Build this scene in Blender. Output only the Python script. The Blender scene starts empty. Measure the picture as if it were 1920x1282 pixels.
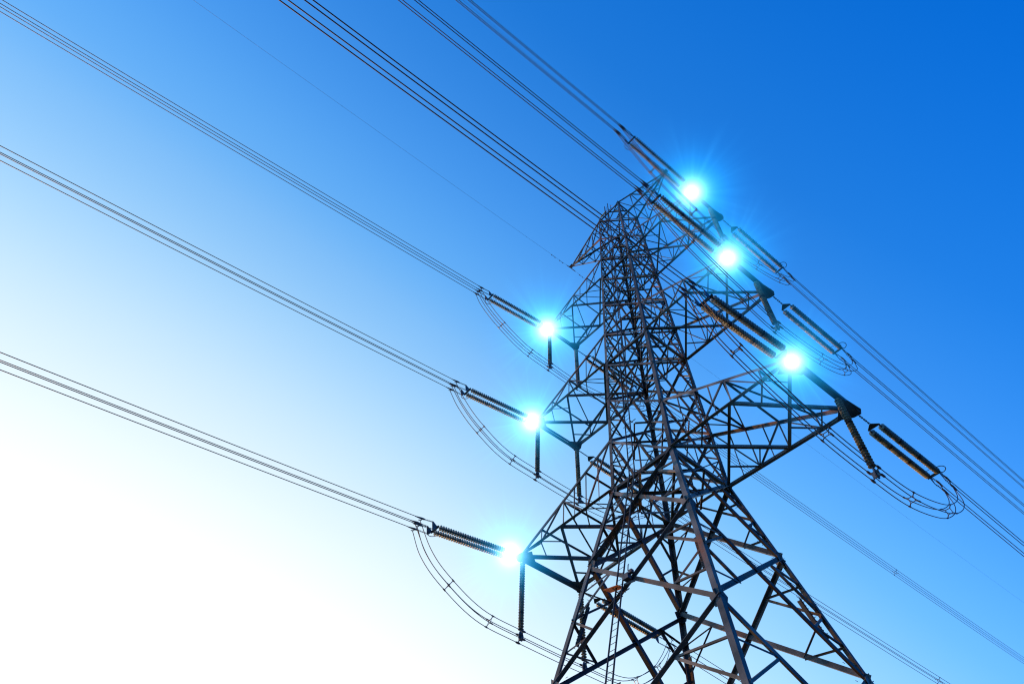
import bpy, math, random
from mathutils import Vector, Matrix

random.seed(7)
scene = bpy.context.scene
COL = scene.collection
V = Vector

# ------------------------------------------------------------------ camera
YAW, PITCH, ROLL = 2.510907, 0.928513, 0.059319
CAM = V((17.908666, -24.527112, 0.0))
fw = V((math.cos(YAW) * math.cos(PITCH), math.sin(YAW) * math.cos(PITCH), math.sin(PITCH)))
r0 = V((math.sin(YAW), -math.cos(YAW), 0.0))
u0 = r0.cross(fw)
rr = r0 * math.cos(ROLL) + u0 * math.sin(ROLL)
uu = -r0 * math.sin(ROLL) + u0 * math.cos(ROLL)
cd = bpy.data.cameras.new("camera")
cam = bpy.data.objects.new("camera", cd)
COL.objects.link(cam)
m = Matrix((rr, uu, -fw)).transposed().to_4x4()
m.translation = CAM
cam.matrix_world = m
cd.sensor_width = 36.0
cd.lens = 36.0 * 1289.4725 / 1920.0
cd.clip_start = 0.1
cd.clip_end = 3000.0
scene.camera = cam

# ------------------------------------------------------------------ sun and sky
SUN_AZ, SUN_EL = math.radians(-167), math.radians(3.0)
sund = V((math.cos(SUN_EL) * math.cos(SUN_AZ), math.cos(SUN_EL) * math.sin(SUN_AZ), math.sin(SUN_EL)))
sl = bpy.data.lights.new("sun", 'SUN')
sl.energy = 5.0
sl.angle = math.radians(0.5)
sl.color = (1.0, 0.40, 0.10)
so = bpy.data.objects.new("sun", sl)
so.rotation_euler = sund.to_track_quat('Z', 'Y').to_euler()
so.location = (-60, -40, 40)
COL.objects.link(so)

w = bpy.data.worlds.new("World")
scene.world = w
w.use_nodes = True
nt = w.node_tree
nt.nodes.clear()
N = nt.nodes.new
L = nt.links.new
out = N('ShaderNodeOutputWorld')
sky = N('ShaderNodeTexSky')
sky.sky_type = 'NISHITA'
sky.sun_disc = False
sky.sun_elevation = SUN_EL
sky.sun_rotation = math.radians(90) - SUN_AZ
bg_n = N('ShaderNodeBackground')
bg_n.inputs[1].default_value = 0.05
hsv = N('ShaderNodeMixRGB')          # keep the blue part of the physical sky
hsv.blend_type = 'MULTIPLY'
hsv.inputs[0].default_value = 1.0
hsv.inputs[2].default_value = (0.0, 0.12, 0.35, 1)
L(sky.outputs[0], hsv.inputs[1])
L(hsv.outputs[0], bg_n.inputs[0])
tc = N('ShaderNodeTexCoord')
dot = N('ShaderNodeVectorMath')
dot.operation = 'DOT_PRODUCT'
# away from the bright quarter of the sky: brightness depends on the angle to it
a_, e_ = math.radians(0), math.radians(28)
dot.inputs[1].default_value = (math.cos(e_) * math.cos(a_), math.cos(e_) * math.sin(a_), math.sin(e_))
L(tc.outputs['Generated'], dot.inputs[0])
mr = N('ShaderNodeMapRange')
mr.inputs['From Min'].default_value = -1.0
mr.inputs['From Max'].default_value = 1.0
L(dot.outputs['Value'], mr.inputs['Value'])
ramp = N('ShaderNodeValToRGB')
stops = [(-1.0, (1.25, 1.2, 1.15)), (-0.62, (1.05, 1.06, 1.06)), (-0.50, (0.95, 1.0, 1.03)), (-0.41, (0.79, 0.91, 1.0)),
         (-0.30, (0.57, 0.80, 0.99)), (-0.2, (0.365, 0.67, 1.0)), (-0.10, (0.218, 0.535, 0.99)), (-0.03, (0.14, 0.47, 1.0)),
         (0.08, (0.075, 0.36, 0.96)), (0.2, (0.038, 0.275, 0.87)), (0.33, (0.014, 0.22, 0.80)), (0.58, (0.0, 0.155, 0.74)), (1.0, (0.0, 0.11, 0.6))]
els = ramp.color_ramp.elements
ramp.color_ramp.interpolation = 'B_SPLINE'
while len(els) > 1:
    els.remove(els[0])
els[0].position = (stops[0][0] + 1) / 2
els[0].color = (*stops[0][1], 1)
for s_, c_ in stops[1:]:
    e = els.new((s_ + 1) / 2)
    e.color = (*c_, 1)
L(mr.outputs[0], ramp.inputs[0])
bg_r = N('ShaderNodeBackground')
L(ramp.outputs[0], bg_r.inputs[0])
sep = N('ShaderNodeSeparateXYZ')      # the air is a little brighter towards the horizon
L(tc.outputs['Generated'], sep.inputs[0])
hz = N('ShaderNodeMath')
hz.operation = 'MULTIPLY_ADD'
hz.inputs[1].default_value = -0.55
hz.inputs[2].default_value = 1.40
L(sep.outputs['Z'], hz.inputs[0])
L(hz.outputs[0], bg_r.inputs[1])
add = N('ShaderNodeAddShader')
L(bg_r.outputs[0], add.inputs[0])
L(bg_n.outputs[0], add.inputs[1])
L(add.outputs[0], out.inputs[0])

scene.view_settings.view_transform = 'Standard'
scene.view_settings.look = 'None'
scene.view_settings.exposure = 0.0
scene.view_settings.gamma = 1.0
scene.cycles.volume_step_rate = 1.0
scene.cycles.volume_max_steps = 128
scene.cycles.filter_width = 1.2

# ------------------------------------------------------------------ materials
def principled(name, base, rough, metal=0.0):
    mt = bpy.data.materials.new(name)
    mt.use_nodes = True
    b = mt.node_tree.nodes['Principled BSDF']
    b.inputs['Base Color'].default_value = (*base, 1)
    b.inputs['Roughness'].default_value = rough
    b.inputs['Metallic'].default_value = metal
    return mt, mt.node_tree, b

def noisy(name, c1, c2, scale, rough, metal=0.0, rust=None, rust_at=0.62, stretch=(1, 1, 1), bump=0.0, toned=False):
    mt, t, b = principled(name, c1, rough, metal)
    tc = t.nodes.new('ShaderNodeTexCoord')
    mp = t.nodes.new('ShaderNodeMapping')
    mp.inputs['Scale'].default_value = stretch
    n1 = t.nodes.new('ShaderNodeTexNoise')
    n1.inputs['Scale'].default_value = scale
    n1.inputs['Detail'].default_value = 6
    t.links.new(tc.outputs['Object'], mp.inputs[0])
    t.links.new(mp.outputs[0], n1.inputs['Vector'])
    rp = t.nodes.new('ShaderNodeValToRGB')
    rp.color_ramp.elements[0].position = 0.35
    rp.color_ramp.elements[0].color = (*c1, 1)
    rp.color_ramp.elements[1].position = 0.68
    rp.color_ramp.elements[1].color = (*c2, 1)
    t.links.new(n1.outputs[0], rp.inputs[0])
    last = rp.outputs[0]
    if rust:
        n2 = t.nodes.new('ShaderNodeTexNoise')
        n2.inputs['Scale'].default_value = scale * 0.35
        n2.inputs['Detail'].default_value = 9
        n2.inputs['Roughness'].default_value = 0.65
        t.links.new(mp.outputs[0], n2.inputs['Vector'])
        r2 = t.nodes.new('ShaderNodeValToRGB')
        r2.color_ramp.elements[0].position = rust_at
        r2.color_ramp.elements[1].position = rust_at + 0.1
        t.links.new(n2.outputs[0], r2.inputs[0])
        mx = t.nodes.new('ShaderNodeMixRGB')
        mx.inputs[2].default_value = (*rust, 1)
        t.links.new(r2.outputs[0], mx.inputs[0])
        t.links.new(last, mx.inputs[1])
        last = mx.outputs[0]
    if toned:
        at = t.nodes.new('ShaderNodeAttribute')
        at.attribute_name = 'tone'
        mr = t.nodes.new('ShaderNodeMapRange')
        mr.inputs['To Min'].default_value = 0.35
        mr.inputs['To Max'].default_value = 1.45
        t.links.new(at.outputs['Fac'], mr.inputs['Value'])
        vm = t.nodes.new('ShaderNodeVectorMath')
        vm.operation = 'SCALE'
        t.links.new(last, vm.inputs[0])
        t.links.new(mr.outputs[0], vm.inputs['Scale'])
        last = vm.outputs[0]
    t.links.new(last, b.inputs['Base Color'])
    if bump:
        bp = t.nodes.new('ShaderNodeBump')
        bp.inputs['Strength'].default_value = bump
        bp.inputs['Distance'].default_value = 0.02
        t.links.new(n1.outputs[0], bp.inputs['Height'])
        t.links.new(bp.outputs[0], b.inputs['Normal'])
    return mt

STEEL = noisy('galvanised_steel', (0.035, 0.041, 0.034), (0.17, 0.175, 0.145), 0.8, 0.55, 0.1, rust=(0.22, 0.085, 0.022), rust_at=0.525, toned=True)
STEEL_DARK = noisy('dark_steel', (0.02, 0.025, 0.02), (0.045, 0.05, 0.04), 3.0, 0.5, 0.2, rust=(0.09, 0.035, 0.012), rust_at=0.6)
FITTING = noisy('weathered_fitting', (0.05, 0.055, 0.06), (0.14, 0.14, 0.14), 6.0, 0.45, 0.4, rust=(0.13, 0.05, 0.02), rust_at=0.58)
GLAZE = noisy('porcelain_glaze', (0.09, 0.12, 0.09), (0.28, 0.31, 0.22), 7.0, 0.28)
GLAZE_DARK = noisy('dark_porcelain_glaze', (0.02, 0.018, 0.016), (0.04, 0.032, 0.028), 5.0, 0.3)
WIRE = noisy('conductor_aluminium', (0.03, 0.033, 0.04), (0.06, 0.065, 0.07), 8.0, 0.5, 0.5)
YELLOW = noisy('yellow_paint', (0.5, 0.36, 0.03), (0.62, 0.45, 0.05), 8.0, 0.6)
RUSTY = noisy('rusty_plate', (0.22, 0.08, 0.02), (0.36, 0.15, 0.04), 7.0, 0.7)
CONC = noisy('footing_concrete', (0.25, 0.24, 0.22), (0.38, 0.37, 0.34), 3.0, 0.9, bump=0.3)
GRASS = noisy('grass_and_soil', (0.04, 0.06, 0.02), (0.13, 0.11, 0.06), 0.25, 0.95, rust=(0.15, 0.12, 0.07), rust_at=0.55, bump=0.4)

def emit(name, col, strength):
    mt = bpy.data.materials.new(name)
    mt.use_nodes = True
    t = mt.node_tree
    t.nodes.clear()
    o = t.nodes.new('ShaderNodeOutputMaterial')
    e = t.nodes.new('ShaderNodeEmission')
    e.inputs[0].default_value = (*col, 1)
    e.inputs[1].default_value = strength
    t.links.new(e.outputs[0], o.inputs[0])
    return mt
FLARE = emit('flare_light', (0.25, 0.6, 1.0), 45.0)  # bright core of a light flare, added as an emitter

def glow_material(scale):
    """Halo painted in as self-glowing air around a lamp: a ball of faintly glowing volume that thins out with distance, with painted streaks."""
    mt = bpy.data.materials.new('flare_halo')
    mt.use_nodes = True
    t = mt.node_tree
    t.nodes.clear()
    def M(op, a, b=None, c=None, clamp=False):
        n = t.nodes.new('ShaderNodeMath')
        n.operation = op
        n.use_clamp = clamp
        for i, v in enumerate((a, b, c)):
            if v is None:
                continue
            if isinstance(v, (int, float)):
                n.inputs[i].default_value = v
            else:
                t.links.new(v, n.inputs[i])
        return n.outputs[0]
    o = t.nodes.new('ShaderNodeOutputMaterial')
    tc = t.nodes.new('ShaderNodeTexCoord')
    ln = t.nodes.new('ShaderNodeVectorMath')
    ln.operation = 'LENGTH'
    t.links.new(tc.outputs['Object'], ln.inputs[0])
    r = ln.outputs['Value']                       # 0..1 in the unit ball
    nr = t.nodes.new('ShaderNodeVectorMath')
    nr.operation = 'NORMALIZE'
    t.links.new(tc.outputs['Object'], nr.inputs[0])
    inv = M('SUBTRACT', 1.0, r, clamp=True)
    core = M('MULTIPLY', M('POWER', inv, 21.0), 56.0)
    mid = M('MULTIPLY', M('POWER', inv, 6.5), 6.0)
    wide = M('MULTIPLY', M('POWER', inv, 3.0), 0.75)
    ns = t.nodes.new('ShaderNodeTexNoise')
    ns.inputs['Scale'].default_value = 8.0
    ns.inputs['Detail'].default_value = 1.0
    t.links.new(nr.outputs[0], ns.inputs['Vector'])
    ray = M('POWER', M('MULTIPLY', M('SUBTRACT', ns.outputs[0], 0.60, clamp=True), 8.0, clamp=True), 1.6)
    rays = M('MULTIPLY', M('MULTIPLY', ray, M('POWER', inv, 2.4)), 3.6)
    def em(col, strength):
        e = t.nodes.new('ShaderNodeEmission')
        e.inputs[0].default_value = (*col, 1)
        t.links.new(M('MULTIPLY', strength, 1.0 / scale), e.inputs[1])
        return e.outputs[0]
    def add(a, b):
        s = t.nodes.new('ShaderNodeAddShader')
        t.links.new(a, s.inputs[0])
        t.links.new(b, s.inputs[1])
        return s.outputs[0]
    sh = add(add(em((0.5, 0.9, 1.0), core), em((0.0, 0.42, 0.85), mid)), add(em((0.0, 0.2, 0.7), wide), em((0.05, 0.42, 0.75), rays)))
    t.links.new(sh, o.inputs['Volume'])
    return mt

# ------------------------------------------------------------------ mesh helpers
class MB:
    def __init__(self):
        self.v, self.f, self.mi = [], [], []
        self.tones = []                      # (first face, tone): each rolled bar weathers differently
    def mark(self, t):
        self.tones.append((len(self.f), t))
    def poly(self, pts, mi=0):
        i = len(self.v)
        self.v += [tuple(p) for p in pts]
        self.f.append(tuple(range(i, i + len(pts))))
        self.mi.append(mi)
    def hexa(self, a, b, mi=0):
        """two quads a,b (lists of 4 points), joined into a closed block"""
        i = len(self.v)
        self.v += [tuple(p) for p in a] + [tuple(p) for p in b]
        q = [(3, 2, 1, 0), (4, 5, 6, 7), (0, 1, 5, 4), (1, 2, 6, 5), (2, 3, 7, 6), (3, 0, 4, 7)]
        self.f += [tuple(i + k for k in s) for s in q]
        self.mi += [mi] * 6
    def bar(self, p, q, wdt, thk, n, off=0.0, mi=0):
        """flat bar from p to q, wide along t, thick along n"""
        p, q, n = V(p), V(q), V(n)
        d = (q - p).normalized()
        n = (n - d * n.dot(d)).normalized()
        t = d.cross(n)
        def ring(c):
            c = c + n * off
            return [c - t * wdt / 2, c + t * wdt / 2, c + t * wdt / 2 + n * thk, c - t * wdt / 2 + n * thk]
        self.hexa(ring(p), ring(q), mi)
    def angle(self, p, q, a, n, t=None, thk=None, flip=1):
        self.mark(random.random())
        """rolled steel angle: corner on line p-q, one leg across n (in the face), one leg along -n (inwards)"""
        p, q, n = V(p), V(q), V(n)
        thk = thk or max(0.012, a * 0.11)
        d = (q - p).normalized()
        n = (n - d * n.dot(d)).normalized()
        if t is None:
            t = d.cross(n) * flip
        else:
            t = V(t)
            t = (t - d * t.dot(d)).normalized()
        def sec(c):
            return [c, c + t * a, c + t * a - n * thk, c + t * thk - n * thk, c + t * thk - n * a, c - n * a]
        s0, s1 = sec(p), sec(q)
        i = len(self.v)
        self.v += [tuple(x) for x in s0] + [tuple(x) for x in s1]
        for k in range(6):
            j = (k + 1) % 6
            self.f.append((i + k, i + j, i + 6 + j, i + 6 + k))
            self.mi.append(0)
        self.f += [(i, i + 3, i + 2, i + 1), (i, i + 5, i + 4, i + 3), (i + 6, i + 7, i + 8, i + 9), (i + 6, i + 9, i + 10, i + 11)]
        self.mi += [0] * 4
    def tube(self, pts, r, seg=6, cap=True, mi=0):
        pts = [V(p) for p in pts]
        rings = []
        ref = None
        for k, p in enumerate(pts):
            d = (pts[min(k + 1, len(pts) - 1)] - pts[max(k - 1, 0)]).normalized()
            if ref is None:
                ref = V((0, 0, 1)) if abs(d.z) < 0.9 else V((1, 0, 0))
            a = (ref - d * ref.dot(d)).normalized()
            ref = a
            b = d.cross(a)
            rk = r[k] if isinstance(r, (list, tuple)) else r
            i = len(self.v)
            for s in range(seg):
                th = 2 * math.pi * s / seg
                self.v.append(tuple(p + (a * math.cos(th) + b * math.sin(th)) * rk))
            rings.append(i)
        for i, j in zip(rings, rings[1:]):
            for s in range(seg):
                s2 = (s + 1) % seg
                self.f.append((i + s, i + s2, j + s2, j + s))
                self.mi.append(mi)
        if cap:
            self.f.append(tuple(rings[0] + s for s in reversed(range(seg))))
            self.f.append(tuple(rings[-1] + s for s in range(seg)))
            self.mi += [mi, mi]
    def plate(self, pts, n, thk, mi=0):
        """polygon plate with thickness along n"""
        n = V(n).normalized()
        a = [V(p) for p in pts]
        b = [p + n * thk for p in a]
        i = len(self.v)
        k = len(a)
        self.v += [tuple(x) for x in a] + [tuple(x) for x in b]
        self.f.append(tuple(i + s for s in reversed(range(k))))
        self.f.append(tuple(i + k + s for s in range(k)))
        for s in range(k):
            s2 = (s + 1) % k
            self.f.append((i + s, i + s2, i + k + s2, i + k + s))
        self.mi += [mi] * (k + 2)
    def box(self, c, sx, sy, sz, mi=0):
        c = V(c)
        def ring(z):
            return [c + V((x * sx / 2, y * sy / 2, z)) for x, y in ((-1, -1), (1, -1), (1, 1), (-1, 1))]
        self.hexa(ring(-sz / 2), ring(sz / 2), mi)
    def build(self, name, mats, parent=None, origin=None, smooth=False):
        me = bpy.data.meshes.new(name)
        vs = self.v
        if origin is not None:
            o = V(origin)
            vs = [tuple(V(p) - o) for p in vs]
        me.from_pydata(vs, [], self.f)
        for mt in (mats if isinstance(mats, (list, tuple)) else [mats]):
            me.materials.append(mt)
        me.polygons.foreach_set('material_index', self.mi)
        if self.tones:
            vals = [0.5] * len(self.f)
            for (f0, t), (f1, _) in zip(self.tones, self.tones[1:] + [(len(self.f), 0)]):
                for q_ in range(f0, f1):
                    vals[q_] = t
            at = me.attributes.new('tone', 'FLOAT', 'FACE')
            at.data.foreach_set('value', vals)
        if smooth:
            me.polygons.foreach_set('use_smooth', [True] * len(me.polygons))
        me.update()
        ob = bpy.data.objects.new(name, me)
        COL.objects.link(ob)
        if parent is not None:
            ob.parent = parent
        elif origin is not None:
            ob.location = origin
        return ob

def tag(o, label=None, cat=None, group=None, kind=None):
    if label: o['label'] = label
    if cat: o['category'] = cat
    if group: o['group'] = group
    if kind: o['kind'] = kind
    return o

def empty(name, loc=(0, 0, 0)):
    o = bpy.data.objects.new(name, None)
    o.empty_display_size = 0.3
    o.location = loc
    COL.objects.link(o)
    return o

def copy_tree(o, parent=None):
    c = o.copy()
    COL.objects.link(c)
    if parent is not None:
        c.parent = parent
    for ch in [x for x in o.children]:
        copy_tree(ch, c)
    return c

GROUND_Z = -1.6
# ------------------------------------------------------------------ ground
g = MB()
NG = 48
def gz(x, y):
    return 0.25 * math.sin(x * 0.05 + 1) * math.cos(y * 0.043) * min(1, (x * x + y * y) / 3000)
def gr(i):
    s = (i / NG) * 2 - 1
    return math.copysign(abs(s) ** 2.2, s) * 2000
for i in range(NG + 1):
    for j in range(NG + 1):
        g.v.append((gr(i), gr(j), GROUND_Z + gz(gr(i), gr(j))))
for i in range(NG):
    for j in range(NG):
        a = i * (NG + 1) + j
        g.f.append((a, a + NG + 1, a + NG + 2, a + 1))
        g.mi.append(0)
tag(g.build('ground', GRASS, smooth=True), kind='structure')

# ------------------------------------------------------------------ tower
Z = {-4: GROUND_Z, -3: 7.2, -2: 15.08, -1: 21.2, 0: 26.0, 1: 29.957, 2: 33.65, 3: 37.308, 4: 40.842, 5: 44.68, 6: 48.519,
     7: 51.708, 7.5: 55.2, 8: 58.748}
KEYS = sorted(Z)
def hw(z):
    if z < Z[0]:
        return 2.2965 + 0.2255 * (Z[0] - z)
    pts = [(Z[0], 2.2965), (Z[3], 1.95975), (Z[6], 1.60943), (Z[8], 1.28111)]
    for (a, wa), (b, wb) in zip(pts, pts[1:]):
        if z <= b + 1e-6:
            return wa + (wb - wa) * (z - a) / (b - a)
    return pts[-1][1]
def leg(sx, sy, z):
    return V((sx * hw(z), sy * hw(z), z))
def lerp(a, b, t):
    return a + (b - a) * t

tower = empty('transmission_tower', (0, 0, GROUND_Z))
tag(tower, 'tall grey lattice steel pylon with three pairs of crossarms, lit orange on its left', 'electricity pylon')
TO = V((0, 0, GROUND_Z))
def part(mb, name, mats=STEEL, parent=None):
    return mb.build(name, mats, parent or tower, TO if (parent is None or parent is tower) else TO)

# legs: heavy angles, heel outwards, with bolted splice plates and step bolts on one leg
SPLICE = [18.6, 27.2, 35.6, 46.3]
for sx, sy in ((-1, -1), (1, -1), (1, 1), (-1, 1)):
    mb = MB()
    for k0, k1 in ((-4, 0), (0, 3), (3, 6), (6, 8)):
        a = {-4: 0.25, 0: 0.225, 3: 0.2, 6: 0.16}[k0]
        p, q = leg(sx, sy, Z[k0]), leg(sx, sy, Z[k1])
        mb.angle(p, q, a, V((0, sy, 0)), t=V((-sx, 0, 0)), thk=a * 0.1)
    lg = part(mb, 'leg')
    for zs in SPLICE:
        sp = MB()
        a = 0.225 if zs > 26 else 0.25
        if zs > 36: a = 0.2
        p, q = leg(sx, sy, zs), leg(sx, sy, zs + 2.0)
        up = (q - p).normalized()
        for n, t in ((V((0, sy, 0)), V((-sx, 0, 0))), (V((sx, 0, 0)), V((0, -sy, 0)))):
            off = n * 0.012
            mb_p = [p + off + t * 0.03, p + off + t * (a - 0.02), q + off + t * (a - 0.02), q + off + t * 0.03]
            sp.plate(mb_p, n, 0.02)
            for r_ in range(13):
                for c_ in (0.28, 0.72):
                    c = lerp(p, q, (r_ + 0.5) / 13) + off + n * 0.02 + t * (a * c_)
                    sp.tube([c, c + n * 0.035], 0.022, seg=6)
        sp.build('splice_plate', STEEL, lg)
    ft = MB()
    c = leg(sx, sy, GROUND_Z)
    ft.hexa([c + V((x * 1.1, y * 1.1, -0.6)) for x, y in ((-1, -1), (1, -1), (1, 1), (-1, 1))],
            [c + V((x * 0.6, y * 0.6, 0.45)) for x, y in ((-1, -1), (1, -1), (1, 1), (-1, 1))])
    part(ft, 'concrete_footing', CONC)
    if (sx, sy) == (-1, -1) or (sx, sy) == (1, 1):
        sb = MB()
        zz = 2.0
        i = 0
        while zz < 58:
            c = leg(sx, sy, zz)
            dvec = V((sx * 0.0, sy * 0.16, 0)) if i % 2 else V((sx * 0.16, 0, 0))
            inn = V((-sx * 0.1, 0, 0)) if i % 2 else V((0, -sy * 0.1, 0))
            sb.tube([c + inn, c + inn + dvec], 0.012, seg=5)
            zz += 0.4
            i += 1
        tag(sb.build('step_bolts', STEEL, lg), kind='stuff')

FACES = [((-1, -1), (1, -1), V((0, -1, 0))), ((1, -1), (1, 1), V((1, 0, 0))), ((1, 1), (-1, 1), V((0, 1, 0))), ((-1, 1), (-1, -1), V((-1, 0, 0)))]
def xcross(a0, b0, a1, b1):
    # intersection of a0-b1 and b0-a1 (coplanar)
    d1, d2 = b1 - a0, a1 - b0
    # solve a0 + s d1 = b0 + t d2 in least squares
    w0 = a0 - b0
    A, B, Cc = d1.dot(d1), d1.dot(d2), d2.dot(d2)
    D, E_ = d1.dot(w0), d2.dot(w0)
    s = (B * E_ - Cc * D) / (A * Cc - B * B)
    return a0 + d1 * s

def dark_diag(mb, p, q, a, n):
    # angle set with its outstanding leg outwards along its lower edge
    d = (q - p).normalized()
    t = d.cross(n)
    if t.z < 0:
        t = -t
    mb.angle(p - n * a * 0.5, q - n * a * 0.5, a, -n, t=t)

pairs = list(zip(KEYS, KEYS[1:]))
for (ka, kb) in pairs:             # ka lower, kb upper
    zl, zu = Z[ka], Z[kb]
    big = zu <= Z[0] + 0.01
    for fi, (s0, s1, n) in enumerate(FACES):
        mb = MB()
        aL, bL = leg(*s0, zl), leg(*s1, zl)
        aU, bU = leg(*s0, zu), leg(*s1, zu)
        x = xcross(aU, bU, aL, bL)
        dw = 0.205 if big else (0.14 if zu <= Z[3] else 0.115 if zu <= Z[6] else 0.085)
        ins = -n * (0.02)
        if big:
            mb.angle(aU + ins, bL + ins, dw, n, flip=1)
            dark_diag(mb, bU - n * 0.05, aL - n * 0.05, dw * 1.15, n)
        else:
            mb.angle(aU + ins, bL + ins, dw, n, flip=1)
            dark_diag(mb, bU - n * 0.04, aL - n * 0.04, dw, n)
        # gusset at the crossing and at the legs
        gs = 0.26 if big else 0.17
        t = V((n.y, n.x, 0))
        up = V((0, 0, 1))
        mb.plate([x + ins * 3 + t * gs * 0.7, x + ins * 3 + up * gs * 0.7, x + ins * 3 - t * gs * 0.7, x + ins * 3 - up * gs * 0.7], n, 0.012)
        for c, sgn in ((aU, 1), (bU, -1)):
            tt = (bU - aU).normalized() * sgn
            mb.plate([c + ins + up * gs * 1.5, c + ins + tt * gs * 1.9 + up * 0.2 * gs, c + ins + tt * gs * 1.2 - up * gs * 1.6, c + ins - up * gs * 1.7], n, 0.014)
        sub = 0.11 if big else 0.075
        sec = [-n * 0.05 - n * 0.02]
        s3 = sec[0]
        def sm(p, q, a=sub, fl=1):
            mb.angle(p + s3, q + s3, a, n, flip=fl)
        # redundant members: quarter points
        def redund(c_up, c_lo, other_lo_x):
            # triangular redundants between a leg segment and the crossing
            mid = lerp(c_up, c_lo, 0.5)
            sm(mid, lerp(c_up, x, 0.5))
            sm(mid, lerp(c_lo, x, 0.5), fl=-1)
            if True:
                q1, q3 = lerp(c_up, c_lo, 0.25), lerp(c_up, c_lo, 0.75)
                sm(q1, lerp(c_up, x, 0.5), sub * 0.75)
                sm(q3, lerp(c_lo, x, 0.5), sub * 0.75)
        redund(aU, aL, x)
        redund(bU, bL, x)
        # lower triangle: hangers down onto the lower horizontal
        ml = lerp(aL, bL, 0.5)
        if ka in (0, 3, 6):
            sm(x, ml, sub * 0.9)
            sm(lerp(aL, x, 0.5), ml, sub * 0.8)
            sm(lerp(bL, x, 0.5), ml, sub * 0.8, fl=-1)
        if kb in (0, 3, 6, 4, 7, 8):
            a = {0: 0.2, 3: 0.17, 6: 0.15}.get(kb, 0.1)
            tt = (bU - aU)
            mb.angle(aU + tt.normalized() * 0.05 + s3, bU - tt.normalized() * 0.05 + s3, a, n, flip=-1)
            mu = lerp(aU, bU, 0.5)
            if kb == 0:
                sm(lerp(aU, x, 0.5), mu, sub * 0.8)
                sm(lerp(bU, x, 0.5), mu, sub * 0.8, fl=-1)
        part(mb, 'bracing_panel')
# plan bracing (diaphragms)
for k in (0, 1, 3, 4, 5, 6, 7, 8):
    mb = MB()
    z = Z[k] - 0.08
    c = [leg(sx, sy, z) for sx, sy in ((-1, -1), (1, -1), (1, 1), (-1, 1))]
    a = 0.16 if k <= 0 else 0.1
    up = V((0, 0, 1))
    mids = [lerp(c[i], c[(i + 1) % 4], 0.5) for i in range(4)]
    for i in range(4):
        mb.angle(mids[i] - up * 0.14, mids[(i + 1) % 4] - up * 0.14, a * 0.8, up)
    mb.angle(c[0] - up * 0.18, c[2] - up * 0.18, a, up)
    mb.angle(c[1] - up * (0.18 + a * 1.2), c[3] - up * (0.18 + a * 1.2), a, up)
    part(mb, 'plan_bracing')

# ------------------------------------------------------------------ crossarms
ARMS = {0: (10.113, 10.0, 2.433, -0.138, 1), 3: (9.311, 8.961, 1.991, 0.1, 4), 6: (8.311, 8.246, 1.587, 0.1, 7)}
def tip(k, sx, sy):
    a = ARMS[k]
    return V(((-a[0]) if sx < 0 else a[1], sy * a[2], Z[k] + a[3]))
def gusset(mb, c, sx, sy, s):
    """big plate under the corner of an arm tip"""
    z = V((0, 0, -0.11))
    xx, yy = V((sx, 0, 0)), V((0, sy, 0))
    pts = [c + z + xx * 0.32 * s + yy * 0.1 * s, c + z + xx * 0.12 * s + yy * 0.42 * s, c + z - xx * 0.3 * s + yy * 0.36 * s,
           c + z - xx * 1.05 * s - yy * 0.12 * s, c + z - xx * 0.75 * s - yy * 0.45 * s, c + z - xx * 0.25 * s - yy * 1.15 * s,
           c + z + xx * 0.22 * s - yy * 1.0 * s]
    mb.plate(pts, V((0, 0, 1)), 0.03)
    # vertical hanger plates and a lug
    for d in (-0.16, 0.16):
        mb.bar(c + xx * (d) + V((0, 0, -0.28)) , c + xx * (d) + V((0, 0, 0.12)), 0.34 * s, 0.03, V((1, 0, 0)))
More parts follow.
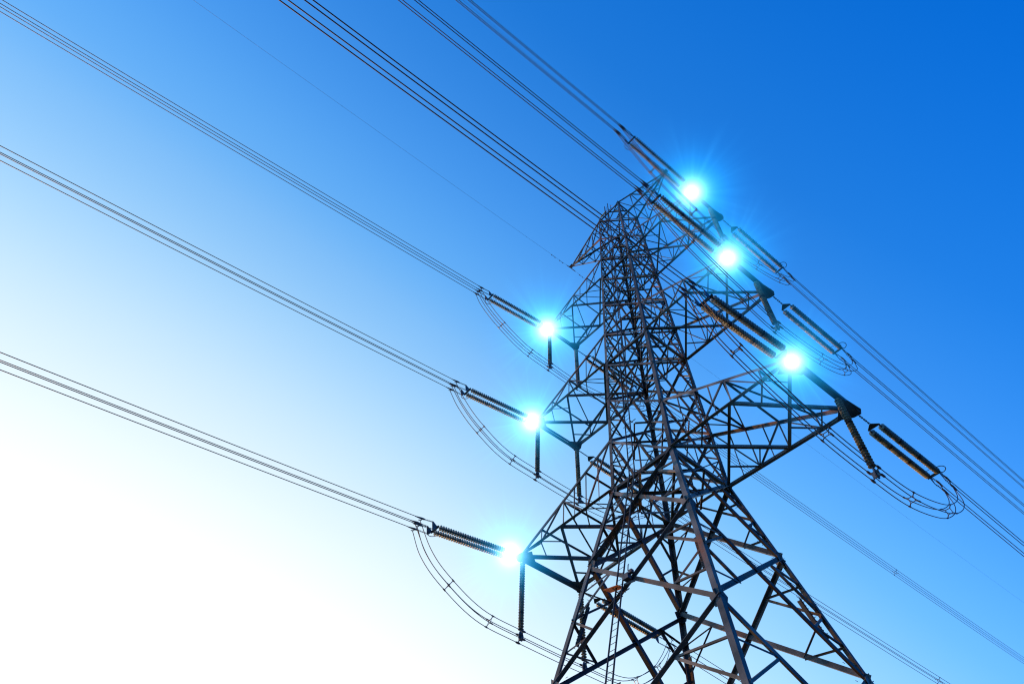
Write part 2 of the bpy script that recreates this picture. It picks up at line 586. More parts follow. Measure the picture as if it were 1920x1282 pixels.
for k, (xl, xr, yh, dz, ku) in ARMS.items():
    for sx in (-1, 1):
        root = empty('crossarm', TO)
        root.parent = tower
        root.matrix_parent_inverse = Matrix()
        root.location = (0, 0, 0)
        s = {0: 1.0, 3: 0.85, 6: 0.75}[k]
        nodes = {}
        n_up = V((0, 0, 1))
        T = [0.0, 0.27, 0.52, 0.77, 1.0]
        for sy in (-1, 1):
            P, B0, U0 = tip(k, sx, sy), leg(sx, sy, Z[k]), leg(sx, sy, Z[ku])
            Bn = [lerp(B0, P, t) for t in T]
            Un = [lerp(U0, P + V((0, 0, 0.18)), t) for t in T]
            nodes[sy] = (Bn, Un)
            nf = V((0, sy, 0))
            c1 = MB()
            c1.angle(B0 - nf * 0.02, P - nf * 0.02, (0.19 if sy < 0 else 0.17) * s, -nf, t=V((0, 0, 1)))
            part(c1, 'bottom_chord', STEEL, root)
            c2 = MB()
            c2.angle(U0, P + V((0, 0, 0.18)), 0.16 * s, nf, t=V((0, 0, -1)))
            part(c2, 'top_chord', STEEL, root)
            wb = MB()
            q = nf * (-0.03)
            a = 0.085 * s
            for i in range(4):
                if i > 0:
                    wb.angle(Bn[i] + q, Un[i] + q, a, nf)
                if i % 2 == 0:
                    wb.angle(Un[i] + q, Bn[i + 1] + q, a, nf)
                else:
                    wb.angle(Bn[i] + q, Un[i + 1] + q, a, nf, flip=-1)
                m_ = lerp(Bn[i], Bn[i + 1], 0.5)
                if i < 2:
                    other = lerp(Un[i], Bn[i + 1], 0.5) if i % 2 == 0 else lerp(Bn[i], Un[i + 1], 0.5)
                    wb.angle(m_ + q * 1.5, other + q * 1.5, a * 0.7, nf)
                    m2 = lerp(Un[i], Un[i + 1], 0.5)
                    wb.angle(m2 + q * 1.5, other + q * 1.5, a * 0.7, nf)
            part(wb, 'side_bracing', STEEL, root)
        Bn0, Un0 = nodes[-1]
        Bn1, Un1 = nodes[1]
        bb = MB()
        dn = V((0, 0, -0.02))
        dd = V((0, 0, 0.08))
        w1, w2 = 0.16 * s, 0.10 * s
        # two crossed bays in the bottom plane
        bb.angle(Bn0[2] + dn, Bn1[0] + dn, w1, -n_up)
        bb.angle(Bn0[0] + dd, Bn1[2] + dd, w1, -n_up)
        bb.angle(Bn0[2] + dd, Bn1[4] + dd, w1, -n_up)
        bb.angle(Bn0[4] + dn, Bn1[2] + dn, w1 * 1.15, -n_up)
        xa = xcross(Bn0[0], Bn1[0], Bn0[2], Bn1[2])
        xb = xcross(Bn0[2], Bn1[2], Bn0[4], Bn1[4])
        for (u, v) in ((lerp(Bn0[0], xa, 0.5), Bn0[1]), (lerp(Bn0[2], xa, 0.5), Bn0[1]), (lerp(Bn1[0], xa, 0.5), Bn1[1]), (lerp(Bn1[2], xa, 0.5), Bn1[1]),
                       (lerp(Bn0[2], xb, 0.5), Bn0[3]), (lerp(Bn1[2], xb, 0.5), Bn1[3]), (lerp(Bn0[4], xb, 0.5), Bn0[3]), (lerp(Bn1[4], xb, 0.5), Bn1[3])):
            bb.angle(u + dd * 0.6, v + dd * 0.6, w2 * 0.75, -n_up)
        part(bb, 'bottom_bracing', STEEL, root)
        tb = MB()
        for i in (1, 2, 3):
            tb.angle(Un0[i] - dd, Un1[i] - dd, w2, n_up)
        for i, (aa, cc) in enumerate(((Un0, Un1), (Un1, Un0), (Un0, Un1))):
            tb.angle(aa[i] - dd * 1.4, cc[i + 1] - dd * 1.4, w2 * 0.8, n_up)
        part(tb, 'top_bracing', STEEL, root)
        tbm = MB()
        c0, c1_ = tip(k, sx, -1), tip(k, sx, 1)
        for o_ in (-0.12, 0.12):
            tbm.bar(c0 + V((o_ * s, -0.12, -0.05)), c1_ + V((o_ * s, 0.12, -0.05)), 0.24 * s, 0.03, V((1, 0, 0)))
        tbm.bar(c0 + V((0, -0.1, -0.09 - 0.03 * 1)), c1_ + V((0, 0.1, -0.12)), 0.26 * s, 0.03, V((0, 0, -1)), off=0.06)
        part(tbm, 'tip_beam', STEEL_DARK, root)
        for sy in (-1, 1):
            gp = MB()
            gusset(gp, tip(k, sx, sy), sx, sy, s * 0.9)
            part(gp, 'gusset_plate', STEEL_DARK, root)

# earth wire peaks
ETIP = {-1: V((-6.62, 0, 58.75)), 1: V((6.1, 0, 58.95))}
for sx in (-1, 1):
    root = empty('earth_wire_arm', (0, 0, 0))
    root.parent = tower
    P = ETIP[sx]
    tops = {}
    for sy in (-1, 1):
        U0, B0 = leg(sx, sy, Z[8]), leg(sx, sy, Z[7.5])
        nf = V((0, sy, 0))
        cc = MB()
        cc.angle(U0, P, 0.13, nf, t=V((0, 0, -1)))
        part(cc, 'top_chord', STEEL, root)
        cc = MB()
        cc.angle(B0, P - V((0, 0, 0.12)), 0.12, nf, t=V((0, 0, 1)))
        part(cc, 'bottom_chord', STEEL, root)
        Tn = [0, 0.25, 0.5, 0.75, 1]
        Un = [lerp(U0, P, t) for t in Tn]
        Bn = [lerp(B0, P - V((0, 0, 0.12)), t) for t in Tn]
        tops[sy] = (Un, Bn)
        wb = MB()
        q = nf * -0.02
        for i in range(3):
            wb.angle(Un[i] + q, Bn[i + 1] + q, 0.07, nf)
            wb.angle(Bn[i + 1] + q, Un[i + 1] + q, 0.06, nf)
        part(wb, 'side_bracing', STEEL, root)
    pb = MB()
    for i in (1, 2, 3):
        pb.angle(tops[-1][0][i], tops[1][0][i], 0.06, V((0, 0, 1)))
    for i in (0, 1, 2):
        a, b = (-1, 1) if i % 2 else (1, -1)
        pb.angle(tops[a][0][i], tops[b][0][i + 1], 0.055, V((0, 0, 1)))
    part(pb, 'top_bracing', STEEL, root)
    pb = MB()
    for i in (1, 2, 3):
        pb.angle(tops[-1][1][i], tops[1][1][i], 0.06, V((0, 0, 1)))
        if i < 3:
            pb.angle(tops[-1][1][i], tops[1][1][i + 1], 0.055, V((0, 0, 1)))
    part(pb, 'bottom_bracing', STEEL, root)
    hp = MB()
    hp.plate([P + V((-0.3 * sx, -0.16, -0.05)), P + V((0.14 * sx, -0.16, -0.05)), P + V((0.14 * sx, 0.16, -0.05)), P + V((-0.3 * sx, 0.16, -0.05))], V((0, 0, -1)), 0.03)
    hp.bar(P + V((0, 0, -0.4)), P, 0.12, 0.02, V((1, 0, 0)))
    part(hp, 'gusset_plate', STEEL_DARK, root)

# ladder up the near-left face
lad = empty('ladder', (0, 0, 0))
lad.parent = tower
def ladc(z):
    # centre line of the ladder, standing just outside the face towards the line side
    y = -hw(z) - 0.16
    return V((-0.75 + 0.75 * max(0, min(1, (z - 14) / 34.0)), y, z))
zs = [GROUND_Z + 0.2, 7, 15, 21, 26, 32, 37.3, 43, 48.5, 54, 59.8]
for sx in (-1, 1):
    rl = MB()
    pts = [ladc(z) + V((sx * 0.2, 0, 0)) for z in zs]
    for p, q in zip(pts, pts[1:]):
        rl.bar(p, q + (q - p).normalized() * 0.01, 0.035, 0.07, V((0, -1, 0)))
    part(rl, 'ladder_rail', STEEL, lad)
rg = MB()
z = 0.2
while z < 59.5:
    c = ladc(z) + V((0, -0.035, 0))
    rg.tube([c - V((0.19, 0, 0)), c + V((0.19, 0, 0))], 0.013, seg=5)
    z += 0.33
tag(part(rg, 'ladder_rungs', STEEL, lad), kind='stuff')
for z in (4, 9, 13.5, 18, 22.5, 26, 30, 33.6, 37.3, 40.8, 44.7, 48.5, 51.7, 55.2, 58.7):
    br = MB()
    c = ladc(z)
    for sx in (-1, 1):
        br.bar(c + V((sx * 0.2, 0.0, -0.02)), c + V((sx * 0.2, 0.2, -0.02)), 0.05, 0.01, V((0, 0, 1)))
    br.bar(V((c.x - 0.5, -hw(z) - 0.02, z)), V((c.x + 0.5, -hw(z) - 0.02, z)), 0.06, 0.012, V((0, -1, 0)))
    part(br, 'ladder_bracket', STEEL, lad)

# bits fixed to the tower: rusty tray on a diagonal, equipment box, yellow warning bar at the top
p_l, p_u = leg(-1, -1, Z[-2]), leg(1, -1, Z[-1])
mb = MB()
c = lerp(p_l, p_u, 0.50) + V((-0.15, -0.1, 0.1))
mb.plate([c + V((-0.75, -0.15, 0.28)), c + V((0.25, -0.25, 0)), c + V((0.35, 0.15, 0)), c + V((-0.65, 0.25, 0.28))], V((0.25, 0, 1)), 0.025)
mb.bar(c + V((-0.2, -0.1, 0.14)), c + V((0.1, 0.2, -0.3)), 0.05, 0.02, V((0, -1, 0)))
part(mb, 'sign_bracket', RUSTY)
mb = MB()
c = lerp(p_l, p_u, 0.575) + V((-0.1, -0.24, -0.05))
mb.box(c, 0.34, 0.22, 0.26)
mb.box(c + V((0.25, 0.05, 0.18)), 0.2, 0.16, 0.16)
mb.bar(c + V((-0.3, 0.12, -0.2)), c + V((0.35, 0.16, -0.28)), 0.09, 0.04, V((0, -1, 0)))
mb.tube([c + V((0.2, -0.1, 0.15)), c + V((0.3, -0.15, 0.4)), c + V((0.2, 0, 0.55))], 0.025)
part(mb, 'equipment_box', FITTING)
mb = MB()
a_, b_ = leg(-1, -1, Z[8]), leg(1, -1, Z[8])
mb.tube([lerp(a_, b_, 0.12) + V((0, -0.06, 0.12)), lerp(a_, b_, 0.42) + V((0, -0.06, 0.25))], 0.07, seg=8)
part(mb, 'warning_bar', YELLOW)
mb = MB()
for t_, h_ in ((0.34, 1.0), (0.6, 1.1)):
    c = lerp(a_, b_, t_) + V((0, 0.1, 0))
    mb.tube([c, c + V((0, 0, h_))], 0.025)
    mb.tube([c + V((0, 0, h_ * 0.75)), c + V((0.25, 0, h_ * 0.55))], 0.02)
part(mb, 'top_rail', STEEL)

# ------------------------------------------------------------------ insulators
PITCH_D, ND = 0.170, 30
def disc_profile():
    # (radius, offset along the string) of one cap-and-pin disc
    return [(0.045, 0.0), (0.055, 0.018), (0.058, 0.055), (0.10, 0.068), (0.15, 0.088), (0.172, 0.104), (0.165, 0.114), (0.13, 0.112), (0.12, 0.124), (0.085, 0.116), (0.04, 0.128)]
def string_mesh(name, nd=ND, seg=18):
    mb = MB()
    rings = []
    darks = set()
    for i in range(nd):
        dark = (i % 10) in (9,) and i < nd - 2
        for r_, o in disc_profile():
            a = len(mb.v)
            y = i * PITCH_D + o
            for s in range(seg):
                th = 2 * math.pi * s / seg
                mb.v.append((r_ * math.cos(th), y, r_ * math.sin(th)))
            rings.append((a, dark, r_))
    for (a, d0, r1), (b, d1, r2) in zip(rings, rings[1:]):
        for s in range(seg):
            s2 = (s + 1) % seg
            mb.f.append((a + s, b + s, b + s2, a + s2))
            metal = r1 < 0.06 and r2 < 0.06
            mb.mi.append(2 if metal else (1 if d0 else 0))
    mb.f.append(tuple(rings[0][0] + s for s in range(seg)))
    mb.f.append(tuple(rings[-1][0] + s for s in reversed(range(seg))))
    mb.mi += [2, 2]
    me = bpy.data.meshes.new(name)
    me.from_pydata(mb.v, [], mb.f)
    for mt in (GLAZE, GLAZE_DARK, FITTING):
        me.materials.append(mt)
    me.polygons.foreach_set('material_index', mb.mi)
    me.polygons.foreach_set('use_smooth', [True] * len(me.polygons))
    me.update()
    return me
STRING_ME = string_mesh('insulator_string')
STR_LEN = ND * PITCH_D
SP = 0.27          # half spacing of the pair of strings
BS = 0.235         # half spacing of the conductor bundle

def tension_proto(link, ring_side):
    """tension set laid along +Y from the tower fitting at the origin"""
    root = empty('tension_insulator')
    ch = MB()
    # shackle and chain links
    n = max(3, int(link / 0.17))
    for i in range(n):
        y0 = link * i / n
        y1 = link * (i + 1) / n + 0.03
        ax = V((1, 0, 0)) if i % 2 else V((0, 0, 1))
        ch.tube([V((0, y0, 0)) - ax * 0.03, V((0, y1, 0)) - ax * 0.03], 0.018, seg=5)
        ch.tube([V((0, y0, 0)) + ax * 0.03, V((0, y1, 0)) + ax * 0.03], 0.018, seg=5)
        ch.tube([V((0, y1, 0)) - ax * 0.045, V((0, y1, 0)) + ax * 0.045], 0.022, seg=5)
    ch.build('chain_link', FITTING, root)
    yk = MB()
    yk.plate([V((-0.05, link, -0.012)), V((0.05, link, -0.012)), V((SP + 0.06, link + 0.3, -0.012)), V((SP + 0.06, link + 0.37, -0.012)),
              V((-SP - 0.06, link + 0.37, -0.012)), V((-SP - 0.06, link + 0.3, -0.012))], V((0, 0, 1)), 0.024)
    for s in (-1, 1):
        yk.tube([V((s * SP, link + 0.3, 0)), V((s * SP, link + 0.5, 0))], 0.03, seg=6)
    yk.build('yoke_plate', STEEL_DARK, root)
    y0 = link + 0.48
    y1 = y0 + STR_LEN
    for s in (-1, 1):
        o = bpy.data.objects.new('insulator_string', STRING_ME)
        COL.objects.link(o)
        o.parent = root
        o.location = (s * SP, y0, 0)
    yb = MB()
    for s in (-1, 1):
        yb.tube([V((s * SP, y1 - 0.06, 0)), V((s * SP, y1 + 0.12, 0))], 0.035, seg=6)
    yb.box((0, y1 + 0.14, 0.03), 2 * SP + 0.22, 0.09, 0.05)
    yb.box((0, y1 + 0.14, -0.04), 2 * SP + 0.18, 0.07, 0.05)
    yb.build('yoke_bar', STEEL_DARK, root)
    # racket-shaped corona ring standing up beside the far end
    cr = MB()
    pts = []
    for i in range(15):
        th = math.radians(-100 + 200 * i / 14)
        pts.append(V((ring_side * (SP + 0.02 + 0.12), y1 + 0.0 - 0.30 * math.cos(th) * 0.0, 0)) + V((ring_side * 0.30 * math.cos(th), 0.30 * math.sin(th) + 0.0, 0.0)))
    pts = [V((ring_side * SP, y1 - 0.36, 0.0))] + pts[1:-1] + [V((ring_side * SP, y1 + 0.14, 0.0))]
    cr.tube(pts, 0.022, seg=6)
    cr.tube([V((-SP, y1 - 0.42, 0)), V((SP, y1 - 0.42, 0))], 0.014, seg=5)
    cr.build('corona_ring', FITTING, root)
    # vertical yokes, links and dead-end clamps to the four wires
    for sx in (-1, 1):
        vy = MB()
        x = sx * SP
        vy.plate([V((x, y1 + 0.16, 0.05)), V((x, y1 + 0.16, -0.05)), V((x, y1 + 0.42, -BS - 0.05)), V((x, y1 + 0.5, -BS - 0.03)),
                  V((x, y1 + 0.5, BS + 0.03)), V((x, y1 + 0.42, BS + 0.05))], V((1, 0, 0)), 0.022)
        vy.build('vertical_yoke', FITTING, root)
        for sz in (-1, 1):
            dc = MB()
            a = V((x, y1 + 0.46, sz * BS))
            ext = 0.0 if sz > 0 else 0.18
            b = V((sx * BS, y1 + 0.95 + ext, sz * BS))
            e = V((sx * BS, y1 + 1.62 + ext, sz * BS))
            for i in range(4):
                c0, c1 = lerp(a, b, i / 4), lerp(a, b, (i + 1) / 4)
                ax = V((0.028, 0, 0)) if i % 2 else V((0, 0, 0.028))
                dc.tube([c0 - ax, c1 - ax], 0.013, seg=5)
                dc.tube([c0 + ax, c1 + ax], 0.013, seg=5)
                dc.tube([c1 - ax * 1.4, c1 + ax * 1.4], 0.018, seg=5)
            dc.tube([b, lerp(b, e, 0.1), lerp(b, e, 0.3), lerp(b, e, 0.55), lerp(b, e, 0.8), e], [0.03, 0.05, 0.062, 0.05, 0.035, 0.024], seg=8)
            dc.tube([lerp(b, e, 0.35), lerp(b, e, 0.35) + V((0, 0.02, -0.11)), lerp(b, e, 0.5) + V((0, 0.12, -0.17))], 0.026, seg=6)
            dc.build('dead_end_clamp', FITTING, root)
    return root, y1 + 1.3

NEAR_LINK, FAR_LINK = 0.45, 1.05
protoN, lenN = tension_proto(NEAR_LINK, 1)
protoF, lenF = tension_proto(FAR_LINK, 1)

# end of each tension set (y, z at the line yoke) and where its bundle heads
# key: (arm level, side, line side): (yoke z drop per metre, bundle far point y,z)
SETS = {
    ('l1'): dict(k=0, sx=-1, sy=-1, y=-8.75, z=24.65, c=(-9.89, 24.3), e=(-30.64, 21.95)),
    ('l2'): dict(k=3, sx=-1, sy=-1, y=-8.3, z=36.15, c=(-9.4, 35.95), e=(-37.34, 32.62)),
    ('l3'): dict(k=6, sx=-1, sy=-1, y=-8.0, z=47.4, c=(-9.0, 47.1), e=(-43.84, 42.92)),
    ('r1'): dict(k=0, sx=1, sy=-1, y=-8.7, z=24.75, c=(-9.9, 24.6), e=(-27.66, 22.78)),
    ('r2'): dict(k=3, sx=1, sy=-1, y=-7.9, z=37.0, c=(-8.9, 36.9), e=(-25.26, 35.54)),
    ('r3'): dict(k=6, sx=1, sy=-1, y=-7.6, z=48.5, c=(-8.6, 48.0), e=(-22.83, 47.04)),
    ('r1f'): dict(k=0, sx=1, sy=1, y=10.2, z=25.75, c=(11.35, 25.6), e=(18.28, 25.42)),
    ('r2f'): dict(k=3, sx=1, sy=1, y=9.5, z=37.2, c=(10.4, 37.15), e=(32.67, 36.85)),
    ('r3f'): dict(k=6, sx=1, sy=1, y=8.9, z=48.15, c=(9.9, 48.1), e=(45.55, 47.39)),
    ('l1f'): dict(k=0, sx=-1, sy=1, y=9.3, z=25.35, c=(10.4, 25.1), e=(17.03, 24.75)),
    ('l2f'): dict(k=3, sx=-1, sy=1, y=9.0, z=37.0, c=(10.24, 36.88), e=(50.68, 36.44)),
    ('l3f'): dict(k=6, sx=-1, sy=1, y=9.6, z=48.5, c=(10.6, 48.4), e=(78.1, 48.15)),
}
LVL = {0: 'lower', 3: 'middle', 6: 'upper'}
used = {}
CL = {}
HS = {-1: 'left', 1: 'right'}
for nm, d in SETS.items():
    T = tip(d['k'], d['sx'], d['sy']) + V((0, d['sy'] * 0.16, -0.2))
    E = V((T.x, d['y'], d['z']))
    link, ln, proto = (NEAR_LINK, lenN, protoN) if d['sy'] < 0 else (FAR_LINK, lenF, protoF)
    dirv = (E - T).normalized()
    if proto in used:
        o = copy_tree(proto)
    else:
        o = proto
        used[proto] = 1
    xax = V((0, 0, 1)).cross(dirv).normalized() * -1
    zax = xax.cross(dirv).normalized()
    if zax.z < 0:
        xax, zax = -xax, -zax
    M4 = Matrix((xax, dirv, xax.cross(dirv))).transposed().to_4x4()
    # stretch stays 1: string sets all have the same length
    M4.translation = T
    o.matrix_world = M4
    d['T'], d['dir'], d['xax'], d['zax'] = T, dirv, xax, xax.cross(dirv)
    lit = 'in the glow of' if d['sy'] < 0 else 'beyond'
    place = 'running towards the %s from the near corner of the %s %s crossarm tip' % ('upper left', LVL[d['k']], HS[d['sx']]) if d['sy'] < 0 else \
            'running down towards the right from the far corner of the %s %s crossarm tip' % (LVL[d['k']], HS[d['sx']])
    tag(o, 'twin insulator strings pulling ' + ('up-left from the glowing' if d['sy'] < 0 else 'down-right from the far') +
        ' tip corner of the %s %s crossarm' % (LVL[d['k']], HS[d['sx']]), 'insulator', 'pairs of tension insulator strings at the crossarm tips')

# ------------------------------------------------------------------ conductor bundles
def offs(d):
    return [(sx, sz) for sx in (-1, 1) for sz in (-1, 1)]
def local_pt(d, x, y, z):
    return d['T'] + d['xax'] * x + d['dir'] * y + d['zax'] * z
def spacer(mb, c, dirv, s=BS):
    xa = V((0, 0, 1)).cross(dirv).normalized()
    za = dirv.cross(xa).normalized()
    cs = [c + xa * s * a + za * s * b for a, b in ((-1, -1), (1, -1), (1, 1), (-1, 1))]
    ins = [c + (p - c) * 0.52 for p in cs]
    for i in range(4):
        mb.tube([ins[i], ins[(i + 1) % 4]], 0.02, seg=5)
        mb.tube([ins[i], cs[i]], 0.024, seg=5)
        mb.tube([cs[i] - dirv * 0.09, cs[i] + dirv * 0.09], 0.036, seg=6)
SPACERS = {'l2f': [50.7, 98], 'l3f': [49.9, 110], 'l1f': [42], 'r1f': [45], 'r2f': [60], 'r3f': [75],
           'l1': [-58], 'l2': [-66], 'l3': [-70], 'r1': [-52], 'r2': [-60], 'r3': [-64]}
for nm, d in SETS.items():
    link, ln = (NEAR_LINK, lenN) if d['sy'] < 0 else (FAR_LINK, lenF)
    y_local = ln + 0.1
    C0 = local_pt(d, 0, y_local, 0)
    ey, ez = d['e']
    K = 0.00022
    dy = abs(ey - C0.y)
    sl_ = (ez - C0.z - K * dy * dy) / dy
    root = empty('conductor_bundle', C0)
    tag(root, 'four parallel wires running %s from the %s %s crossarm' % ('off to the upper left' if d['sy'] < 0 else 'off to the lower right', LVL[d['k']], HS[d['sx']]),
        'power line', 'bundles of four conductors')
    def pos(t):
        return V((0, d['sy'] * t, sl_ * t + K * t * t))
    for i, (sx, sz) in enumerate(offs(d)):
        ext = 0.0 if sz > 0 else 0.18
        st = local_pt(d, sx * BS, link + 0.48 + STR_LEN + 1.3 + ext, sz * BS) - C0
        mb = MB()
        pts = [st]
        for t in (1.2, 3, 6, 10, 15, 20, 27, 35, 45, 60, 80, 100, 130, 170, 210, 260, 320):
            bulge = 1.0
            pts.append(pos(t) + V((sx * BS * bulge * (1 if d['xax'].x > 0 else -1), 0, sz * BS)))
        mb.tube(pts, 0.0215, seg=6)
        mb.build('conductor', WIRE, root, smooth=True)
    for ys in SPACERS[nm]:
        t = abs(ys - C0.y)
        mb = MB()
        spacer(mb, pos(t), (pos(t + 1) - pos(t)).normalized())
        mb.build('spacer', FITTING, root)

# ------------------------------------------------------------------ jumper insulators and jumpers
JSTR = {'l1a': (0, -1, 0.0, 20.76), 'l1b': (0, -1, 1.0, 20.45), 'l2a': (3, -1, 0.0, 32.36), 'l2b': (3, -1, 1.0, 32.1),
        'l3a': (6, -1, 0.0, 43.52), 'l3b': (6, -1, 1.0, 43.95), 'r1': (0, 1, 0.68, 21.46), 'r2': (3, 1, 0.63, 32.74), 'r3': (6, 1, 0.6, 44.23)}
JN = 26
JME = string_mesh('insulator_string', JN)
jroot = None
def jumper_proto():
    root = empty('jumper_insulator')
    sh = MB()
    sh.tube([V((0, 0, 0)), V((0, 0, -0.22))], 0.022, seg=6)
    sh.tube([V((-0.07, 0, -0.03)), V((0.07, 0, -0.03))], 0.03, seg=6)
    sh.build('shackle', FITTING, root)
    o = bpy.data.objects.new('insulator_string', JME)
    COL.objects.link(o)
    o.parent = root
    o.location = (0, 0, -0.2)
    o.rotation_euler = (math.radians(-90), 0, 0)
    zb = -0.2 - JN * PITCH_D
    cl = MB()
    cl.tube([V((0, 0, zb)), V((0, 0, zb - 0.14))], 0.035, seg=6)
    q = 0.15
    zc = zb - 0.14 - BS - 0.02
    cl.plate([V((0, -0.1, zb - 0.1)), V((0, 0.1, zb - 0.1)), V((0, 0.17, zc + 0.1)), V((0, 0.17, zc - 0.12)), V((0, 0.08, zc - BS)), V((0, -0.08, zc - BS)), V((0, -0.17, zc - 0.12)), V((0, -0.17, zc + 0.1))], V((1, 0, 0)), 0.05)
    cl.plate([V((-0.17, 0.03, zc + 0.17)), V((0.17, 0.03, zc + 0.17)), V((0.17, 0.03, zc - 0.17)), V((-0.17, 0.03, zc - 0.17))], V((0, -1, 0)), 0.05)
    cl.build('clamp_plate', FITTING, root)
    for sx in (-1, 1):
        for sz in (-1, 1):
            c = V((sx * BS, 0, zc + sz * BS))
            w_ = MB()
            w_.tube([V((sx * 0.1, 0, zc + sz * 0.12)), c], 0.03, seg=6)
            w_.tube([c - V((0, 0.16, 0)), c - V((0, 0.08, 0)), c + V((0, 0.08, 0)), c + V((0, 0.16, 0))], [0.035, 0.06, 0.06, 0.035], seg=8)
            w_.build('wire_clamp', FITTING, root)
    return root, zc
jp, JZC = jumper_proto()
JPOS = {}
first = True
for nm, (k, sx, t, zb) in JSTR.items():
    a, b = tip(k, sx, -1), tip(k, sx, 1)
    P = lerp(a, b, t) + V((0, 0, -0.15))
    if t == 0.0: P += V((0, 0.15, 0))
    if t == 1.0: P += V((0, 0.05, 0))
    if first:
        o = jp
        first = False
    else:
        o = copy_tree(jp)
    o.location = P
    JPOS[nm] = P + V((0, 0, JZC))
    wh = 'below the far end of the %s left crossarm tip' % LVL[k] if nm.endswith('b') else ('below the lit near end of the %s left crossarm tip' % LVL[k] if nm.endswith('a') else 'from the tip beam of the %s right crossarm' % LVL[k])
    tag(o, 'single insulator string hanging ' + wh, 'insulator', 'hanging insulator strings that steady the jumper wires')

def catmull(pts, n=8):
    out = []
    P = [pts[0] * 2 - pts[1]] + pts + [pts[-1] * 2 - pts[-2]]
    for i in range(1, len(P) - 2):
        p0, p1, p2, p3 = P[i - 1], P[i], P[i + 1], P[i + 2]
        for j in range(n):
            t = j / n
            out.append(0.5 * ((2 * p1) + (p2 - p0) * t + (p0 * 2 - p1 * 5 + p2 * 4 - p3) * t * t + (p1 * 3 - p0 - p2 * 3 + p3) * t ** 3))
    out.append(pts[-1])
    return out
# course of each jumper as (y, z)
JP = {'l1': ('l1', 'l1f', [(-9.0, 22.9), (-7.6, 21.85), (-5.2, 20.85), 'l1a', 'l1b', (5.9, 20.95), (8.6, 22.6), (9.9, 24.0)]),
      'l2': ('l2', 'l2f', [(-8.5, 34.6), (-7.1, 33.5), (-4.8, 32.45), 'l2a', 'l2b', (5.5, 32.7), (8.2, 34.3), (9.7, 35.6)]),
      'l3': ('l3', 'l3f', [(-8.3, 46.0), (-6.8, 44.85), (-4.3, 43.7), 'l3a', 'l3b', (5.2, 44.3), (8.4, 46.0), (9.9, 47.2)]),
      'r1': ('r1', 'r1f', [(-9.1, 23.3), (-7.6, 22.2), (-3.1, 20.95), 'r1', (3.7, 20.9), (7.1, 22.1), (9.4, 23.5), (10.6, 24.7)]),
      'r2': ('r2', 'r2f', [(-8.1, 35.6), (-6.2, 34.1), (-2.5, 32.9), 'r2', (4.5, 32.9), (7.6, 34.2), (9.7, 35.9)]),
      'r3': ('r3', 'r3f', [(-7.9, 47.0), (-6.3, 45.6), (-3.0, 44.2), 'r3', (3.9, 44.2), (7.0, 45.6), (9.0, 47.0)])}
for nm, (na, nb, mids) in JP.items():
    dA, dB = SETS[na], SETS[nb]
    k, sxx = dA['k'], dA['sx']
    X = dA['T'].x
    def cend(d, sx, sz):
        link = NEAR_LINK if d['sy'] < 0 else FAR_LINK
        ext = 0.0 if sz > 0 else 0.18
        xs = sx * (1 if d['xax'].x > 0 else -1)
        b = 0.95 + 0.335 + ext
        return local_pt(d, xs * BS, link + 0.48 + STR_LEN + b, sz * BS) + V((0, 0, -0.15))
    cen = []
    for q in mids:
        cen.append(JPOS[q] if isinstance(q, str) else V((X, q[0], q[1])))
    root = empty('jumper_loop', cen[len(cen) // 2])
    O = root.location.copy()
    tag(root, 'slack loop of four jumper wires passing beneath the %s %s crossarm' % (LVL[k], HS[sxx]), 'jumper wires', 'jumper loops under the crossarms')
    paths = {}
    for sx in (-1, 1):
        for sz in (-1, 1):
            pts = [cend(dA, sx, sz)]
            for i, c in enumerate(cen):
                pr = cen[i - 1] if i else pts[0]
                nx = cen[i + 1] if i + 1 < len(cen) else cend(dB, sx, sz)
                dr = (nx - pr)
                dr.x = 0
                dr.normalize()
                nrm = V((0, -dr.z, dr.y))
                pts.append(c + V((sx * BS * 1.0, 0, 0)) + nrm * sz * BS)
            pts.append(cend(dB, sx, sz))
            cr = catmull(pts, 7)
            paths[(sx, sz)] = cr
            mb = MB()
            mb.tube([p - O for p in cr], 0.0215, seg=6)
            mb.build('jumper_wire', WIRE, root, smooth=True)
    npt = len(paths[(1, 1)])
    spots = {'l1': [2.2, 3.3, 6.4, 7.4], 'l2': [2.2, 3.3, 6.4, 7.5], 'l3': [2.2, 3.3, 6.4, 7.5], 'r1': [2.0, 3.2, 5.0, 6.5], 'r2': [2.0, 3.2, 5.2, 6.4], 'r3': [2.0, 3.2, 5.2, 6.4]}[nm]
    for s_ in spots:
        i = int(s_ * 7)
        cs = [paths[q][i] for q in ((-1, -1), (1, -1), (1, 1), (-1, 1))]
        dr = (paths[(1, 1)][i + 1] - paths[(1, 1)][i - 1]).normalized()
        c = sum(cs, V((0, 0, 0))) / 4
        mb = MB()
        ins = [c + (p - c) * 0.5 for p in cs]
        for a in range(4):
            mb.tube([ins[a] - O, ins[(a + 1) % 4] - O], 0.02, seg=5)
            mb.tube([ins[a] - O, cs[a] - O], 0.024, seg=5)
            mb.tube([cs[a] - dr * 0.09 - O, cs[a] + dr * 0.09 - O], 0.04, seg=6)
        mb.build('spacer', FITTING, root)

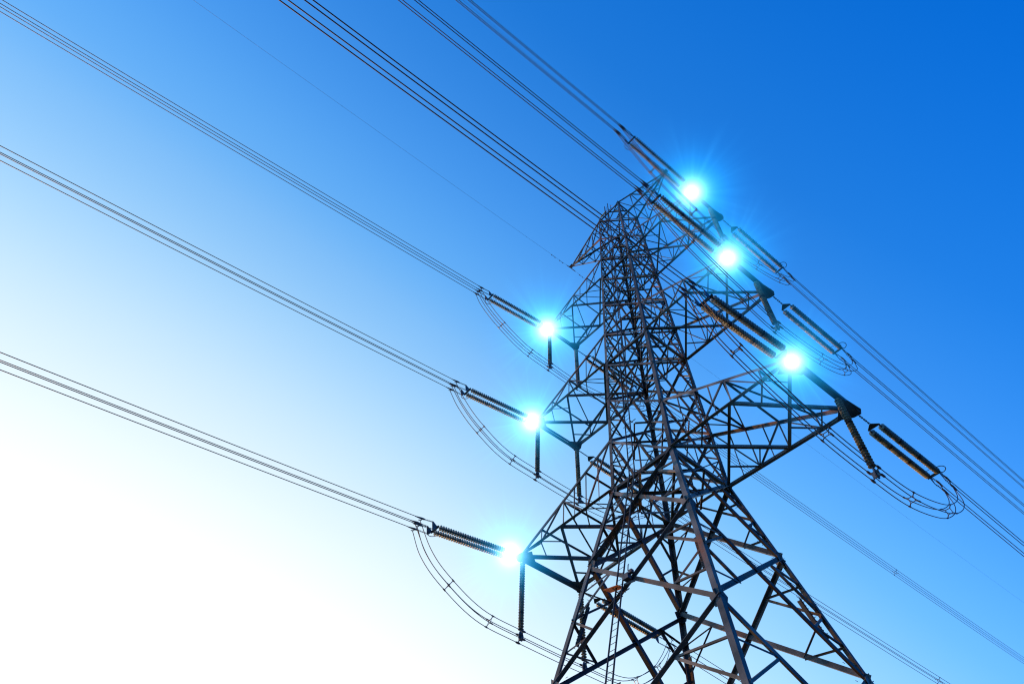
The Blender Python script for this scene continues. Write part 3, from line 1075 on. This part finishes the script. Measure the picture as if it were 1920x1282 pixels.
# ------------------------------------------------------------------ earth wires
EW = {(-1, -1): (-37.0, -0.062), (-1, 1): (90.0, -0.005), (1, -1): (-20.0, -0.06), (1, 1): (50.0, -0.01)}
for (sx, sy), (yy, slope) in EW.items():
    P = ETIP[sx] + V((0, 0, -0.35))
    root = empty('earth_wire', P)
    tag(root, 'thin single earth wire leaving the %s peak of the pylon towards the %s' % (HS[sx], 'upper left' if sy < 0 else 'lower right'),
        'earth wire', 'thin earth wires at the top of the pylon')
    mb = MB()
    pts = [V((0, sy * t, slope * t + 0.00018 * t * t)) for t in (0.05, 2, 5, 10, 16, 24, 34, 46, 60, 80, 110, 150, 200, 260, 320)]
    mb.tube(pts, 0.0078, seg=5)
    mb.build('wire', WIRE, root, smooth=True)
    cl = MB()
    cl.tube([V((0, 0, 0)), V((0, sy * 0.35, slope * 0.35)), V((0, sy * 0.6, slope * 0.6))], [0.03, 0.045, 0.02], seg=6)
    cl.build('clamp', FITTING, root)
    for t in (1.3, 2.3):
        dm = MB()
        c = V((0, sy * t, slope * t))
        dm.tube([c, c + V((0, 0, -0.1))], 0.015, seg=5)
        dm.tube([c + V((0, -0.22, -0.12)), c + V((0, 0.22, -0.12))], 0.009, seg=5)
        for e_ in (-1, 1):
            dm.tube([c + V((0, e_ * 0.16, -0.12)), c + V((0, e_ * 0.26, -0.12))], 0.035, seg=7)
        dm.build('vibration_damper', FITTING, root)

# ------------------------------------------------------------------ light flares at the near arm tips, built as added emitters
def ball(seg=24, rings=14, sc=(1, 1, 1)):
    mb = MB()
    for i in range(rings + 1):
        th = math.pi * i / rings
        for s in range(seg):
            ph = 2 * math.pi * s / seg
            mb.v.append((math.sin(th) * math.cos(ph) * sc[0], math.sin(th) * math.sin(ph) * sc[1], math.cos(th) * sc[2]))
    for i in range(rings):
        for s in range(seg):
            s2 = (s + 1) % seg
            mb.f.append((i * seg + s, (i + 1) * seg + s, (i + 1) * seg + s2, i * seg + s2))
            mb.mi.append(0)
    return mb
for k in (0, 3, 6):
    for sx in (-1, 1):
        c = tip(k, sx, -1) + V((0.0, -0.1, -0.22))
        c += (CAM - c).normalized() * 0.75
        if (k, sx) == (0, -1):
            c += V((0, -0.75, 0.0))
        if (k, sx) == (3, -1):
            c += V((0, -0.3, 0.05))
        dist = (c - CAM).length
        u = dist / 1289.4725                       # metres per photo pixel there
        root = empty('flare', c)
        tag(root, 'dazzling added blue-white lamp on the near corner of the %s %s crossarm tip' % (LVL[k], HS[sx]), 'flare', 'added blue-white light flares on the crossarm tips')
        R = 10 * u
        hs = MB()
        hs.tube([V((0, 0, R * 0.5)), V((0, 0, R * 0.8)), V((0, 0, R * 1.05))], [R * 0.8, R * 0.62, R * 0.2], seg=16)
        hs.build('flare_housing', STEEL_DARK, root)
        bl = ball(sc=(R, R, R * 0.9))
        bl.build('flare_core', FLARE, root, smooth=True)
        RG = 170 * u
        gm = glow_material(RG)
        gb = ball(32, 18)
        go = gb.build('glow', gm, root)  # painted flare halo, emits by itself
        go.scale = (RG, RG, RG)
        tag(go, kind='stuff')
